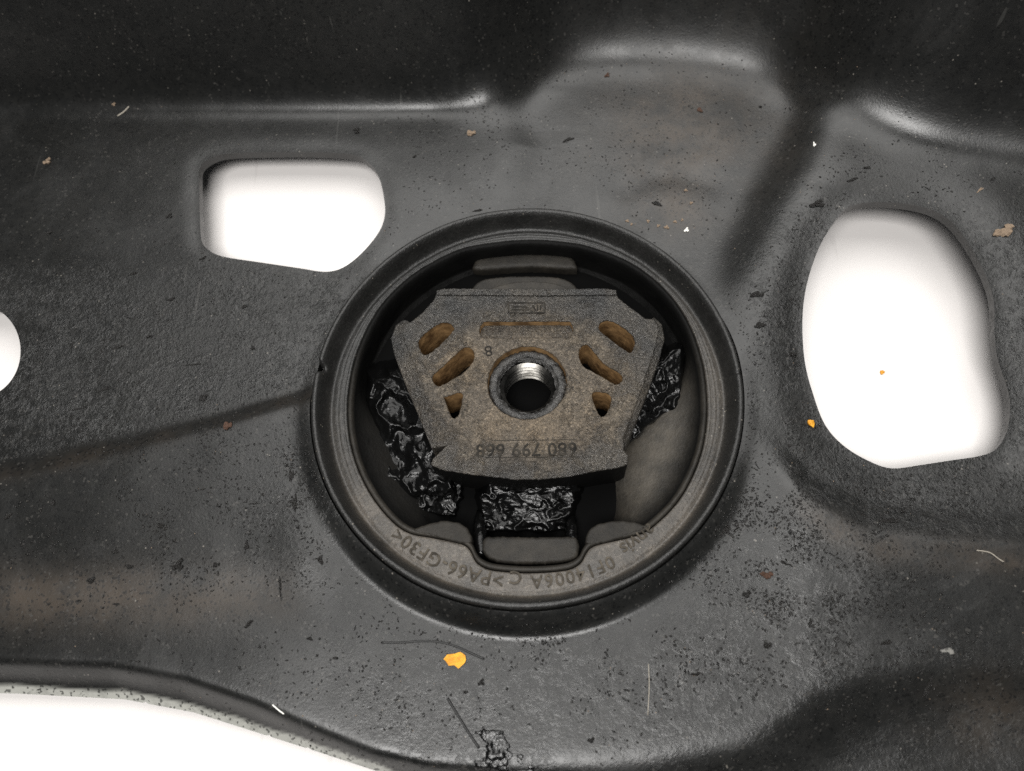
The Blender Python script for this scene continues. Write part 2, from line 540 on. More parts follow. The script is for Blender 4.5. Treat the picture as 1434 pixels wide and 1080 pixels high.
def relief_grid(x, y, step):
    """height (mm) of the pressed sheet over a grid of places x, y (mm)"""
    u, v = proj(x, y, np.full(np.shape(x), BASE_Z))
    u = np.clip(u, -550, 2100); v = np.clip(v, -1400, 2300)
    z = np.full(u.shape, BASE_Z)
    # rising wall along the far side, with the flat running up into it as a pocket
    us = np.arange(-600.0, 2201.0, 2.0)
    vb = np.interp(us, [p[0] for p in WALL], [p[1] for p in WALL])
    ker = np.exp(-0.5 * (np.arange(-30, 31) / 8.0) ** 2); ker /= ker.sum()
    vb = np.convolve(np.pad(vb, 30, mode='edge'), ker, 'valid')
    ker = np.exp(-0.5 * (np.arange(-60, 61) / 18.0) ** 2); ker /= ker.sum()
    cs = np.convolve(np.pad(1 / np.sqrt(1 + np.gradient(vb, us) ** 2), 60, mode='edge'), ker, 'valid')
    d = (np.interp(u, us, vb) - v) * np.interp(u, us, cs)
    wall = np.minimum(np.maximum(d, 0) * 0.62, 48)
    wl = blur(wall, 2.5 / step); wr_ = blur(wall, 5.6 / step)
    mixw = sstep(600, 720, u)
    z = z + wl * (1 - mixw) + wr_ * mixw
    # raised shelf on the right carrying the tall cut-out
    sh = np.minimum(np.maximum(sd_poly(u, v, SHELF), 0) * 0.13, SHELF_H) * shelf_fade(v)
    z = z + blur(sh, 3.2 / step)
    # pocket floor a little lower than the left plateau
    edge = np.interp(v, [60, 150, 200, 250, 300, 340], [690, 695, 716, 712, 698, 690])
    z = z - 1.7 * sstep(-22, 62, u - edge) * sstep(470, 300, v) * sstep(1180, 1040, u)
    z = z - 0.5 * np.exp(-((u - edge - 42) / 34) ** 2) * sstep(120, 190, v) * sstep(330, 250, v)
    # crease low on the left
    cr = np.interp(u, [-500, 0, 150, 300, 440, 520], [770, 652, 620, 582, 541, 520])
    cstep = 1.9 * np.clip((v - cr) / 24, 0, 1) * np.exp(-np.maximum(v - cr - 26, 0) / 190) * sstep(560, 440, u)
    z = z + 0.85 * blur(cstep, 0.45 / step)
    # lower belly: dips then crowns before the edge
    belly = np.exp(-((v - 838) / 42) ** 2) * sstep(520, 300, u)
    z = z - 0.7 * belly
    # collar pulled up round the bushing, tallest on the near side
    r = np.hypot(x, y)
    th = np.degrees(np.arctan2(y, x))
    near = 0.5 - 0.5 * np.sin(np.radians(th))
    amp = 0.2 + 2.1 * near ** 4
    z = z + amp * (1 - sstep(44.8, 46.6 + 3.4 * near, r))
    z = z - 1.7 * near ** 4 * sstep(44.8, 50.2, r) * np.exp(-np.maximum(r - 50.2, 0) / 70)
    # step under the right bowl
    st = np.interp(u, [980, 1040, 1080, 1130, 1210, 1320, 1434, 1700], [560, 605, 652, 706, 746, 758, 763, 768])
    rstep = 3.6 * np.clip((v - st + 46) / 50, 0, 1) * np.exp(-np.maximum(v - st - 4, 0) / 150) * sstep(1020, 1150, u)
    z = z + 0.75 * blur(rstep, 0.8 / step)
    # hole edges dished
    dr = -sd_poly(u, v, HOLE_R)
    z = z - 1.5 * np.exp(-(np.maximum(dr, 0) / 38) ** 2)
    dl = -sd_poly(u, v, HOLE_L)
    z = z - 0.25 * np.exp(-(np.maximum(dl, 0) / 14) ** 2)
    # thumb dent above the bushing
    da, _ = seg_dist(u, v, [(880, 262), (905, 240), (955, 238), (1000, 250)], False)
    z = z - 0.30 * np.exp(-(da / 18) ** 2) + 0.25 * np.exp(-(((u - 930) / 55) ** 2 + ((v - 275) / 22) ** 2))
    # small swelling lower left of the bushing
    z = z + 0.6 * np.exp(-(((u - 425) / 40) ** 2 + ((v - 765) / 65) ** 2))
    # downturned edge
    f = sd_poly(u, v, FLANGE)
    steep = 0.20 - 0.115 * sstep(560, 900, u)
    fall = np.maximum(f, 0) * steep
    lim = 6.9
    fall = lim * np.tanh(fall / lim)
    fl = blur(fall, 0.8 / step); fr = blur(fall, 2.0 / step)
    mixf = sstep(560, 900, u)
    z = z - fl * (1 - mixf) - fr * mixf
    # uneven stamping
    return z + 0.45 * fbm(x / 38, y / 38, 3) + 0.09 * fbm(x / 7 + 9, y / 7, 2)


GX0, GX1, GY0, GY1, GS = -190.0, 168.0, -110.0, 165.0, 0.5
_gx, _gy = np.meshgrid(np.arange(GX0, GX1, GS), np.arange(GY0, GY1, GS))
_GZ = relief_grid(_gx, _gy, GS)


def relief(x, y):
    fx = np.clip((np.asarray(x) - GX0) / GS, 0, _GZ.shape[1] - 2.001)
    fy = np.clip((np.asarray(y) - GY0) / GS, 0, _GZ.shape[0] - 2.001)
    ix = fx.astype(int); iy = fy.astype(int); fx = fx - ix; fy = fy - iy
    return ((_GZ[iy, ix] * (1 - fx) + _GZ[iy, ix + 1] * fx) * (1 - fy)
            + (_GZ[iy + 1, ix] * (1 - fx) + _GZ[iy + 1, ix + 1] * fx) * fy)


def on_panel(px, py):
    z = BASE_Z
    for _ in range(9):
        p = P(px, py, z)
        z = 0.4 * z + 0.6 * float(relief(np.array([p[0]]), np.array([p[1]]))[0])
    return np.array([p[0], p[1], z])


def build_panel():
    cell = 0.52
    xs = np.arange(-175, 152, cell); ys = np.arange(-96, 150, cell)
    X, Y = np.meshgrid(xs, ys)
    nx, ny = len(xs), len(ys)
    x = X.ravel(); y = Y.ravel()

    def sdist(x, y):
        # >0 = metal removed (mm, about)
        r = np.hypot(x, y)
        out = 45.35 - r
        u, v = proj(x, y, np.full(x.shape, BASE_Z))
        for h in (HOLE_L, HOLE_R, HOLE_E):
            out = np.maximum(out, sd_poly(u, v, h) / 6.6)
        return np.maximum(out, sd_poly(u, v, OUTER) / 6.6)

    keep = np.ones(x.shape, bool)
    s = sdist(x, y)
    for _ in range(3):                                    # pull grid points near a cut onto the cut
        nearby = np.abs(s) < 0.62 * cell
        if not nearby.any(): break
        e = 0.03
        xn, yn = x[nearby], y[nearby]
        s0 = sdist(xn, yn)
        gx = (sdist(xn + e, yn) - s0) / e; gy = (sdist(xn, yn + e) - s0) / e
        g2 = np.maximum(gx * gx + gy * gy, 0.2)
        x[nearby] = xn - s0 * gx / g2; y[nearby] = yn - s0 * gy / g2
        s[nearby] = 0.0
        break
    z = relief(x, y)
    idx = np.arange(nx * ny).reshape(ny, nx)
    q = np.stack([idx[:-1, :-1], idx[:-1, 1:], idx[1:, 1:], idx[1:, :-1]], -1).reshape(-1, 4)
    sq = s[q].max(1)
    ok = (sq <= 1e-6) & (s[q].min(1) < -1e-6)
    # cells split by the cut: keep the triangle that lies in the metal
    part = q[sq > 1e-6]
    tris = []
    outn = (s[part] > 1e-6)
    one = part[outn.sum(1) == 1]; w = np.argmax(s[one], 1)
    t = np.stack([one[np.arange(len(one)), (w + k) % 4] for k in (1, 2, 3)], 1)
    tris = t[s[t].min(1) < -1e-6]
    faces = q[ok].tolist() + tris.tolist()
    used = np.zeros(nx * ny, bool)
    used[q[ok].ravel()] = True; used[tris.ravel()] = True
    remap = np.cumsum(used) - 1
    faces = [[int(remap[i]) for i in f] for f in faces]
    x, y, z = x[used], y[used], z[used]
    u, v = proj(x, y, np.full(x.shape, BASE_Z))
    # blistered crust: left middle, round the right hole, patches near the bushing
    cr = np.interp(u, [-500, 0, 150, 300, 440, 520], [770, 652, 620, 582, 541, 520])
    bl = sstep(0, 14, cr - v) * sstep(330, 450, v) * sstep(560, 470, u)
    st = np.interp(u, [980, 1040, 1080, 1130, 1210, 1320, 1434, 1700], [560, 605, 652, 706, 746, 758, 763, 768])
    br = sstep(0, 20, st - v) * sstep(1020, 1075, u) * sstep(255, 400, v)
    b3 = 1.0 * np.exp(-(((u - 1090) / 110) ** 2 + ((v - 810) / 90) ** 2))
    b4 = 0.7 * np.exp(-(((u - 420) / 60) ** 2 + ((v - 710) / 80) ** 2))
    b5 = 0.35 * sstep(860, 930, v) * sstep(420, 620, u)
    bumpy = np.clip(bl + 0.9 * br + b3 + b4 + b5, 0, 1) * np.clip(0.65 + 1.1 * fbm(x / 9, y / 9, 3), 0.15, 1)
    d1 = 0.9 * np.exp(-(((u - 960) / 110) ** 2 + ((v - 175) / 80) ** 2))
    d2 = 0.7 * np.exp(-(((u - 940) / 50) ** 2 + ((v - 295) / 30) ** 2))
    d3 = 0.75 * np.exp(-((v - (840 - 0.02 * u)) / 38) ** 2) * sstep(470, 330, u)
    d4 = 0.3 * np.exp(-((v - cr - 16) / 14) ** 2) * sstep(520, 470, u)
    d5 = 0.6 * np.exp(-((v - st - 22) / 20) ** 2) * sstep(1080, 1160, u)
    d6 = 0.5 * np.exp(-(((u - 1400) / 80) ** 2 + ((v - 1000) / 50) ** 2))
    dust = np.clip(d1 + d2 + d3 + d4 + d5 + d6, 0, 1)
    do = -sd_poly(u, v, OUTER)
    pale_rim = sstep(15, 9, do + 5 * fbm(u / 40, v / 40, 2)) * sstep(640, 560, u)  # paler band along the cut edge, left part only
    scuff = np.zeros(len(u))
    for (a, b, c, d, e) in ((1325, 912, 20, 9, .72), (908, 1037, 16, 8, .6), (1270, 893, 16, 4, .6), (1095, 885, 30, 5, .35), (505, 800, 30, 12, .25), (540, 818, 8, 5, .5)):
        scuff = np.maximum(scuff, e * np.exp(-(((u - a) / c) ** 2 + ((v - b) / d) ** 2)))
    o = mesh_obj('steel_panel', np.stack([x, y, z], 1), faces, MAT['panel'], attrs=dict(bumpy=bumpy, dust=dust, pale_rim=pale_rim, scuff=scuff))
    sm = o.modifiers.new('thickness', 'SOLIDIFY')
    sm.thickness = 2.2 * MM
    sm.offset = -1.0
    sm.use_even_offset = False
    es = o.modifiers.new('sharp_cuts', 'EDGE_SPLIT'); es.split_angle = math.radians(55)
    tag(o, 'black painted pressed steel subframe panel with cut-outs, lying on the white table', 'subframe panel')
    return o


build_panel()

# ------------------------------------------------------------------ bushing
bush = bpy.data.objects.new('rubber_bushing', None)
link(bush)
bush.empty_display_size = 0.02
tag(bush, 'round rubber and plastic bushing with threaded metal core, pressed into the black panel', 'bushing')

FACE_Z = -4.6
INNER_PX = [(742, 339), (690, 343), (640, 354), (580, 387), (535, 432), (506, 487), (493, 540), (491, 590), (500, 640), (520, 685), (548, 722), (575, 742), (610, 749),
            (648, 757), (660, 766), (668, 782), (685, 792), (715, 796), (745, 797), (780, 795), (800, 791), (813, 782), (819, 770), (832, 759), (880, 748),
            (908, 736), (945, 700), (970, 655), (983, 610), (986, 560), (979, 505), (959, 450), (926, 405), (880, 370), (830, 350), (790, 342)]
inner = [P(a, b, FACE_Z)[:2] for a, b in spline(INNER_PX, 10)]
ia = np.array([math.atan2(p[1], p[0]) for p in inner]); ir = np.array([math.hypot(*p) for p in inner])
od = np.argsort(ia); ia = ia[od]; ir = ir[od]
NT = 1080
TH = np.linspace(-math.pi, math.pi, NT, endpoint=False)
RIN = np.interp(TH, np.r_[ia - 2 * math.pi, ia, ia + 2 * math.pi], np.r_[ir, ir, ir])
RIN = (np.roll(RIN, 2) + np.roll(RIN, 1) + RIN + np.roll(RIN, -1) + np.roll(RIN, -2)) / 5
DEG = np.degrees(TH)


def polar_mesh(name, rows, mat, parent, attrs=None, close_bottom=False):
    """rows: list of (r array, z array)"""
    vs = []; fs = []
    for r, z in rows:
        r = np.broadcast_to(r, TH.shape); z = np.broadcast_to(z, TH.shape)
        vs.append(np.stack([r * np.cos(TH), r * np.sin(TH), z], 1))
    nr = len(rows)
    j = np.arange(NT); j2 = (j + 1) % NT
    for i in range(nr - 1):
        fs.append(np.stack([i * NT + j, i * NT + j2, (i + 1) * NT + j2, (i + 1) * NT + j], 1))
    V = np.concatenate(vs); Fc = np.concatenate(fs).tolist()
    if close_bottom:
        V = np.concatenate([V, [[0, 0, rows[-1][1] if np.isscalar(rows[-1][1]) else float(np.mean(rows[-1][1]))]]])
        c = len(V) - 1
        Fc += [[int((nr - 1) * NT + a), int((nr - 1) * NT + b), c] for a, b in zip(j, j2)]
    A = {k: f(V[:, 0], V[:, 1], V[:, 2]) for k, f in (attrs or {}).items()}
    return mesh_obj(name, V, Fc, mat, parent, attrs=A)


def tn(scale, seed, o=3):
    return fbm(np.cos(TH) * scale + seed, np.sin(TH) * scale + seed * 1.7, o)


notch = np.exp(-((DEG - 172.5) / 1.2) ** 2)
crack = np.exp(-((DEG - 2.3) / 0.35) ** 2)
wr = 0.18 * tn(3, 3) + 0.10 * tn(22, 5)
wz = 0.22 * tn(5, 8) + 0.10 * tn(26, 1)
lipz = wz - 2.6 * notch - 0.5 * crack
fz = FACE_Z + 0.18 * tn(4, 12) + 0.06 * tn(40, 2)
# rows from outside in; the face widens where the opening is flattened on the near side
rows = [(45.0, -9.0), (44.98 - 0.7 * notch, -1.2 + lipz), (44.9 + wr * 0.3 - 0.8 * notch, -0.45 + lipz), (44.6 + wr * .6 - 0.8 * notch, -0.1 + lipz), (44.2 + wr, 0 + lipz), (43.8 + wr, -0.22 + lipz)]
for t in (0.3, 0.6, 0.85):
    rows.append((43.7 + wr + (42.5 - 43.7) * t + 0.12 * tn(30, 30 + t), -0.3 + (-4.2 + 0.3) * t + 0.12 * tn(30, 7 + t)))
rows += [(42.35 + wr, -4.45), (42.0 + wr, -4.95), (41.6 + wr, -5.0), (41.2 + wr, fz - 0.02)]
for t in (0.15, 0.22, 0.28, 0.34, 0.5, 0.66, 0.72, 0.78, 0.9):
    gz = {0.22: 0.10, 0.28: -0.28, 0.72: -0.22}.get(t, 0.0)
    rows.append((41.1 + wr + (RIN + 0.9 - 41.1) * t, fz + 0.12 * tn(34, 40 + t * 9) - 0.1 * t + gz * (0.7 + 1.2 * tn(4, 60 + t)) * sstep(-0.75, -0.35, np.sin(TH))))
rows += [(RIN + 0.85, fz - 0.1), (RIN + 0.7, fz - 0.55), (RIN + 0.6, fz - 3.5)]


def ring_dust(x, y, z):
    r = np.hypot(x, y)
    w = sstep(-14, -33, y) * sstep(43.2, 42.0, r)
    side = 0.35 * sstep(10, -20, y) * sstep(43, 42, r)
    right = 0.5 * np.exp(-(((np.degrees(np.arctan2(y, x)) - 8) / 26) ** 2)) * sstep(42.3, 41.6, r)
    return np.clip(w + side + right, 0, 1)


ring = polar_mesh('outer_ring', rows, MAT['ring'], bush, dict(dust=ring_dust))
tag(ring, 'black plastic ring with a raised outer rim and moulded lettering')


# rubber liner: bead along the opening, then the wall down to a floor, sloping inward low on both sides
def angw(c, w):
    d = (DEG - c + 180) % 360 - 180
    return np.exp(-(d / w) ** 4)


cone = 0.05 + 2.2 * angw(-24, 30) + 1.3 * angw(207, 26)
bead = 0.10 * tn(40, 21)
lrows = [(RIN + 0.62, fz - 3.4), (RIN + 0.6, fz - 0.6), (RIN + 0.5 + bead, fz - 0.05 + bead), (RIN + 0.2 + bead, fz + 0.22 + bead), (RIN - 0.15 + bead, fz + 0.18 + bead), (RIN - 0.5 + bead, fz - 0.2), (RIN - 0.75, fz - 0.9)]
for dep in (1.2, 2.4, 3.6, 4.8, 5.8, 6.5):
    lrows.append((np.maximum(RIN - 0.8 - cone * dep + 0.5 * tn(9, dep * 3.1) * min(1, dep / 3), 12), fz - 0.9 - dep + 0.30 * tn(7, dep)))
lrows.append((9.0, -12.3))


def liner_dust(x, y, z):
    a = np.degrees(np.arctan2(y, x))
    return np.clip(0.75 * np.exp(-((a + 24) / 30) ** 4) * sstep(-5.5, -8, z) + 0.06 * np.exp(-(((a + 153 + 180) % 360 - 180) / 26) ** 4) * sstep(-5.5, -8, z)
                   + 0.35 * sstep(-5.4, -4.8, z) * sstep(20, -20, y), 0, 1)


polar_mesh('rubber_liner', lrows, MAT['rubber'], bush, dict(dust=liner_dust), close_bottom=True)


def curve_solid(name, loops, ztop, zbot, bevel, mat, parent, origin=(0, 0, 0), jitter=0.0, res=2):
    """closed loops (mm, xy); the first is the outline, the rest are cut through it"""
    cu = bpy.data.curves.new(name, 'CURVE')
    cu.dimensions = '2D'
    cu.fill_mode = 'BOTH'
    cu.extrude = max((ztop - zbot) / 2 - bevel, 0.001) * MM
    cu.bevel_depth = bevel * MM
    cu.bevel_resolution = res
    cu.offset = -bevel * MM
    for lp in loops:
        s = cu.splines.new('POLY')
        s.points.add(len(lp) - 1)
        for p, (x, y) in zip(s.points, lp):
            jx = random.gauss(0, jitter); jy = random.gauss(0, jitter)
            p.co = ((x + jx) * MM, (y + jy) * MM, 0, 1)
        s.use_cyclic_u = True
    tmp = bpy.data.objects.new(name, cu)
    scene.collection.objects.link(tmp)
    dg = bpy.context.evaluated_depsgraph_get()
    me = bpy.data.meshes.new_from_object(tmp.evaluated_get(dg))
    bpy.data.objects.remove(tmp)
    bpy.data.curves.remove(cu)
    me.transform(Matrix.Translation((0, 0, (ztop + zbot) / 2 * MM)))
    me.materials.clear()
    me.materials.append(mat)
    me.name = name
    o = bpy.data.objects.new(name, me)
    return link(o, parent)


def px_loop(pts, z, per=6, smooth=True):
    q = spline(pts, per) if smooth else pts
    return [tuple(P(a, b, z)[:2]) for a, b in q]


def resample(lp, step):
    out = []
    n = len(lp)
    for i in range(n):
        a = np.array(lp[i]); b = np.array(lp[(i + 1) % n])
        k = max(1, int(np.linalg.norm(b - a) / step))
        for j in range(k):
            out.append(tuple(a + (b - a) * j / k))
    return out


# --- core
CZ = -0.6


def cpx(pts):       # points measured in the 3.485x enlargement of the core
    return [(540 + a / 3.485, 370 + b / 3.485) for a, b in pts]


core_px = [(611, 410), (680, 409), (800, 408), (864, 409), (866, 417), (884, 431), (904, 446), (916, 447), (921, 455), (922, 468), (914, 500), (902, 535), (888, 575), (873, 612), (874, 630),
           (880, 638), (879, 650), (862, 656), (838, 659), (800, 667), (762, 671), (720, 672), (690, 668), (650, 663), (615, 657), (603, 650), (606, 642), (627, 622), (612, 590),
           (596, 550), (580, 512), (567, 480), (563, 465), (566, 455), (576, 450), (592, 437), (607, 420)]
slot_px = cpx([(462, 305), (475, 287), (500, 280), (690, 279), (880, 279), (905, 287), (914, 310), (912, 335), (895, 354), (870, 358), (690, 359), (490, 359), (468, 350), (458, 330)])
pockets = [cpx(q) for q in (
    [(160, 390), (175, 430), (200, 440), (240, 415), (325, 330), (330, 305), (300, 285), (260, 290), (200, 330), (167, 365)],
    [(230, 545), (240, 585), (265, 592), (330, 560), (400, 510), (430, 460), (425, 420), (400, 405), (370, 415), (290, 490)],
    [(287, 655), (320, 740), (340, 748), (358, 725), (376, 650), (370, 630), (350, 627), (300, 645)],
    [(1040, 305), (1060, 280), (1100, 278), (1160, 310), (1205, 350), (1215, 390), (1200, 425), (1180, 425), (1110, 375), (1055, 332)],
    [(945, 425), (960, 400), (985, 395), (1010, 420), (1060, 480), (1145, 535), (1155, 560), (1140, 582), (1110, 580), (1040, 540), (970, 500), (948, 465)],
    [(1008, 640), (1025, 622), (1080, 630), (1100, 655), (1090, 705), (1070, 738), (1050, 740), (1030, 710)])]
BC = P(738, 535, CZ)[:2]
bore = [(BC[0] + 8.3 * math.cos(a), BC[1] + 8.3 * math.sin(a)) for a in np.linspace(0, 2 * math.pi, 96, endpoint=False)]
loops = [resample(px_loop(core_px, CZ, smooth=False), 0.5)]
hole_loops = [px_loop(slot_px, CZ, 5)] + [px_loop(q, CZ, 5) for q in pockets] + [bore]
core = curve_solid('metal_core', loops + hole_loops, CZ, CZ - 11, 0.28, MAT['core'], bush, jitter=0.045)
tag(core, 'grimy grey brown metal core with slots and a threaded hole')
core.data.materials.append(MAT['pocket'])
core.data.materials.append(MAT['rubber'])
me = core.data
_c = np.array([p.center for p in me.polygons]) / MM
_nz = np.array([abs(p.normal.z) for p in me.polygons])
_side = (_nz < 0.5) & (_c[:, 2] < CZ - 0.4)
_mi = np.where(_side & (_c[:, 2] < CZ - 1.0), 2, 0)
_near = np.full(len(_c), 1e9)
for hl in hole_loops:
    _near = np.minimum(_near, seg_dist(_c[:, 0], _c[:, 1], hl, True)[0])
_mi[_side & (_near < 0.5)] = 1
me.polygons.foreach_set('material_index', _mi.astype(np.int32))


def prism(name, top, bot, mat, parent):
    n = len(top)
    V = [tuple(p) for p in top] + [tuple(p) for p in bot]
    Fc = [list(range(n)), list(range(2 * n - 1, n - 1, -1))] + [[i, n + i, n + (i + 1) % n, (i + 1) % n] for i in range(n)]
    me_ = mesh_obj(name, V, Fc, mat, parent, smooth=False)
    bm = bmesh.new(); bm.from_mesh(me_.data)
    bmesh.ops.recalc_face_normals(bm, faces=bm.faces)
    bm.to_mesh(me_.data); bm.free()
    return me_


def flank(outer_px, inner_px):
    """sloping shoulder along one side of the core: inner line at the top face, outer line lower"""
    A = [P(a, b, CZ - 0.05) for a, b in inner_px]
    B = [P(a, b, CZ - 1.5) for a, b in outer_px]
    n = len(A)
    V = A + B + [np.array([p[0], p[1], CZ - 11]) for p in B] + [np.array([p[0], p[1], CZ - 11]) for p in A]
    Fc = []
    for i in range(n - 1):
        for k in range(4):
            a = k * n; b = ((k + 1) % 4) * n
            Fc.append([a + i, a + i + 1, b + i + 1, b + i])
    for i in (0, n - 1):
        Fc.append([i, n + i, 2 * n + i, 3 * n + i])
    o = mesh_obj('shoulder', V, Fc, MAT['core'], core, smooth=False)
    bm = bmesh.new(); bm.from_mesh(o.data)
    bmesh.ops.recalc_face_normals(bm, faces=bm.faces)
    bm.to_mesh(o.data); bm.free()
    bv = o.modifiers.new('b', 'BEVEL'); bv.width = 0.25 * MM; bv.segments = 2; bv.limit_method = 'ANGLE'
    return o


flank([(566, 447), (554, 455), (547, 474), (552, 497), (568, 540), (585, 580), (604, 628)],
      [(577, 452), (571, 460), (570, 474), (578, 500), (593, 540), (609, 580), (628, 624)])
flank([(916, 444), (927, 454), (931, 474), (924, 502), (909, 545), (893, 586), (875, 628)],
      [(908, 449), (915, 458), (916, 474), (908, 502), (896, 543), (883, 580), (870, 618)])
lip = curve_solid('edge_lip', [resample(px_loop([(612, 413), (611, 407), (622, 404), (742, 405), (850, 404), (863, 407), (864, 413), (742, 414)], CZ + 0.35, smooth=False), 0.5)],
                  CZ + 0.45, CZ - 6, 0.2, MAT['core'], core, jitter=0.05)
# slot floor
curve_solid('slot_floor', [px_loop([(a, b) for a, b in slot_px], CZ, 4)], CZ - 1.9, CZ - 6, 0.02, MAT['core'], core)
for q in pockets:
    curve_solid('pocket_floor', [px_loop(q, CZ, 4)], CZ - 9.6, CZ - 10.9, 0.02, MAT['void'], core)  # pocket bottoms coloured black in place of deep shade

# threaded insert: greasy flange below the face, then the thread
NS = 96
prof = [(8.25, CZ - 2.6), (8.15, CZ - 1.9), (7.6, CZ - 1.6), (6.9, CZ - 1.45), (6.5, CZ - 1.75), (6.15, CZ - 2.4), (5.9, CZ - 2.6)]
vs, fs = [], []


def lathe(name, prof, mat, parent, cx, cy, ns=NS, rough=0.0, bottom=False):
    vs = []
    for i, (r, z) in enumerate(prof):
        for k in range(ns):
            a = 2 * math.pi * k / ns
            jr = rough * random.gauss(0, 1); jz = rough * random.gauss(0, 1)
            vs.append((cx + (r + jr) * math.cos(a), cy + (r + jr) * math.sin(a), z + jz))
    fs = [[i * ns + k, i * ns + (k + 1) % ns, (i + 1) * ns + (k + 1) % ns, (i + 1) * ns + k] for i in range(len(prof) - 1) for k in range(ns)]
    if bottom:
        vs.append((cx, cy, prof[-1][1])); c = len(vs) - 1
        fs += [[(len(prof) - 1) * ns + k, (len(prof) - 1) * ns + (k + 1) % ns, c] for k in range(ns)]
    return mesh_obj(name, vs, fs, mat, parent)


ins = lathe('threaded_insert', prof, MAT['grease'], core, BC[0], BC[1], rough=0.10)
tp = [(5.9, CZ - 2.6), (5.9, CZ - 3.2)]
z = CZ - 3.2
while z > CZ - 10.0:
    tp += [(6.0, z - 0.15), (5.1, z - 0.62), (5.1, z - 0.84), (6.0, z - 1.31)]
    z -= 1.46
tp += [(5.2, z), (5.2, z - 0.3)]
th = lathe('thread', tp, MAT['thread'], core, BC[0], BC[1])
lathe('bore_floor', [(6.2, CZ - 10.6), (3.0, CZ - 10.7)], MAT['void'], core, BC[0], BC[1], bottom=True)  # bottom painted near-black for the shade of a deeper bore
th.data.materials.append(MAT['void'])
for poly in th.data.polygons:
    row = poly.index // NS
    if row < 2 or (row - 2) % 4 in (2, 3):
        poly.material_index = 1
th.data.polygons.foreach_set('use_smooth', [False] * len(th.data.polygons))


lathe('cavity_shade_sheet', [(36.5, -11.3), (30, -11.4), (9, -11.5)], MAT['void'], bush, 0, 0)  # added dark sheet: the cavity's deep shade as colour

# --- raised lettering
def text_mesh(name, body, size, mat, parent, place, depth=0.10, bold=0.0, spacing=1.0):
    """place(x, y) -> 3x3-ish: maps flat text points (mm) to world points"""
    cu = bpy.data.curves.new(name, 'FONT')
    cu.body = body
    cu.size = size * MM
    cu.align_x = 'CENTER'; cu.align_y = 'CENTER'
    cu.extrude = depth * MM
    cu.offset = bold * MM
    cu.space_character = spacing
    cu.resolution_u = 3
    tmp = bpy.data.objects.new(name, cu)
    scene.collection.objects.link(tmp)
    dg = bpy.context.evaluated_depsgraph_get()
    me_ = bpy.data.meshes.new_from_object(tmp.evaluated_get(dg))
    bpy.data.objects.remove(tmp); bpy.data.curves.remove(cu)
    for v in me_.vertices:
        w = place(v.co.x / MM, v.co.y / MM, v.co.z / MM)
        v.co = Vector(w) * MM
    me_.materials.clear(); me_.materials.append(mat)
    me_.update()
    o = bpy.data.objects.new(name, me_)
    return link(o, parent)


def arc_place(deg, rad, zf):
    """letters read from the far side: tops point towards the near rim"""
    def f(x, y, z):
        rr = rad + y
        a = math.radians(deg) - x / rad
        return (rr * math.cos(a), rr * math.sin(a), zf + z)
    return f


def px_deg(px, py):
    p = P(px, py, FACE_Z)
    return math.degrees(math.atan2(p[1], p[0])), math.hypot(p[0], p[1])


def arc_text(body, px, py, size, spacing=1.0):
    a, r = px_deg(px, py)
    return text_mesh('moulded_lettering', body, size, MAT['mark'], ring, arc_place(a, r, FACE_Z + 0.10), 0.16, 0.02, spacing)


arc_text('anvis', 893, 756, 4.0)
arc_text('0F14006A', 803, 806, 3.6, 1.15)
arc_text('C', 722, 808, 3.6)
arc_text('>PA66-GF30<', 622, 790, 3.9, 1.08)


def flat_place(px, py, zf, rot=math.pi):
    c0 = P(px, py, zf)
    ca, sa = math.cos(rot), math.sin(rot)

    def f(x, y, z):
        return (c0[0] + x * ca - y * sa, c0[1] + x * sa + y * ca, zf + z)
    return f


text_mesh('stamped_number', '680 799 668', 3.9, MAT['corem'], core, flat_place(737, 629, CZ + 0.06), 0.12, 0.02, 1.04)
text_mesh('stamped_number', '8', 3.6, MAT['corem'], core, flat_place(684, 491, CZ, math.pi + 0.15), 0.07, 0.0)


def bar(name, a, b, w, h, mat, parent, z):
    A = P(a[0], a[1], z); B = P(b[0], b[1], z)
    d = (B - A) / np.linalg.norm(B - A); n = np.array([-d[1], d[0], 0]) * w / 2
    top = [A - n, B - n, B + n, A + n]
    top = [p + np.array([0, 0, h]) for p in top]
    bot = [p - np.array([0, 0, h + 0.3]) for p in top]
    return prism(name, top, bot, mat, parent)


badge = bar('emblem_plate', (711, 431.5), (764, 431.5), 2.9, 0.05, MAT['core'], core, CZ)
for a, b in (((712, 424.5), (763, 424.5)), ((712, 438.5), (763, 438.5)), ((712, 425), (712, 438)), ((763, 425), (763, 438))):
    bar('emblem_frame', a, b, 0.28, 0.16, MAT['corem'], core, CZ)
for a, b in (((718, 430), (738, 430)), ((716, 434), (741, 434)), ((746, 428), (750, 435)), ((753, 428), (753, 435)), ((757, 428), (757, 435))):
    bar('emblem_stroke', a, b, 0.35, 0.14, MAT['corem'], core, CZ)
for a, b in (((688, 617), (806, 616)), ((680, 641), (812, 640))):
    bar('number_border', a, b, 0.14, 0.04, MAT['corem'], core, CZ)


# --- rubber pieces round the core
def dust_const(o, val):
    at = o.data.attributes.new('dust', 'FLOAT', 'POINT')
    at.data.foreach_set('value', [val] * len(o.data.vertices))
    o.data.polygons.foreach_set('use_smooth', [True] * len(o.data.polygons))
    em = o.modifiers.new('n', 'EDGE_SPLIT'); em.split_angle = math.radians(50)
    return o


# far side: dark ledge moulded on the wall, and the domed stop behind the core
def rblock(name, pts, zt, zb, bev, dust, jit=0.05, mat='rubber', parent=bush, per=5):
    return dust_const(curve_solid(name, [resample(px_loop(pts, zt, per), 0.4)], zt, zb, bev, MAT[mat], parent, jitter=jit, res=3), dust)


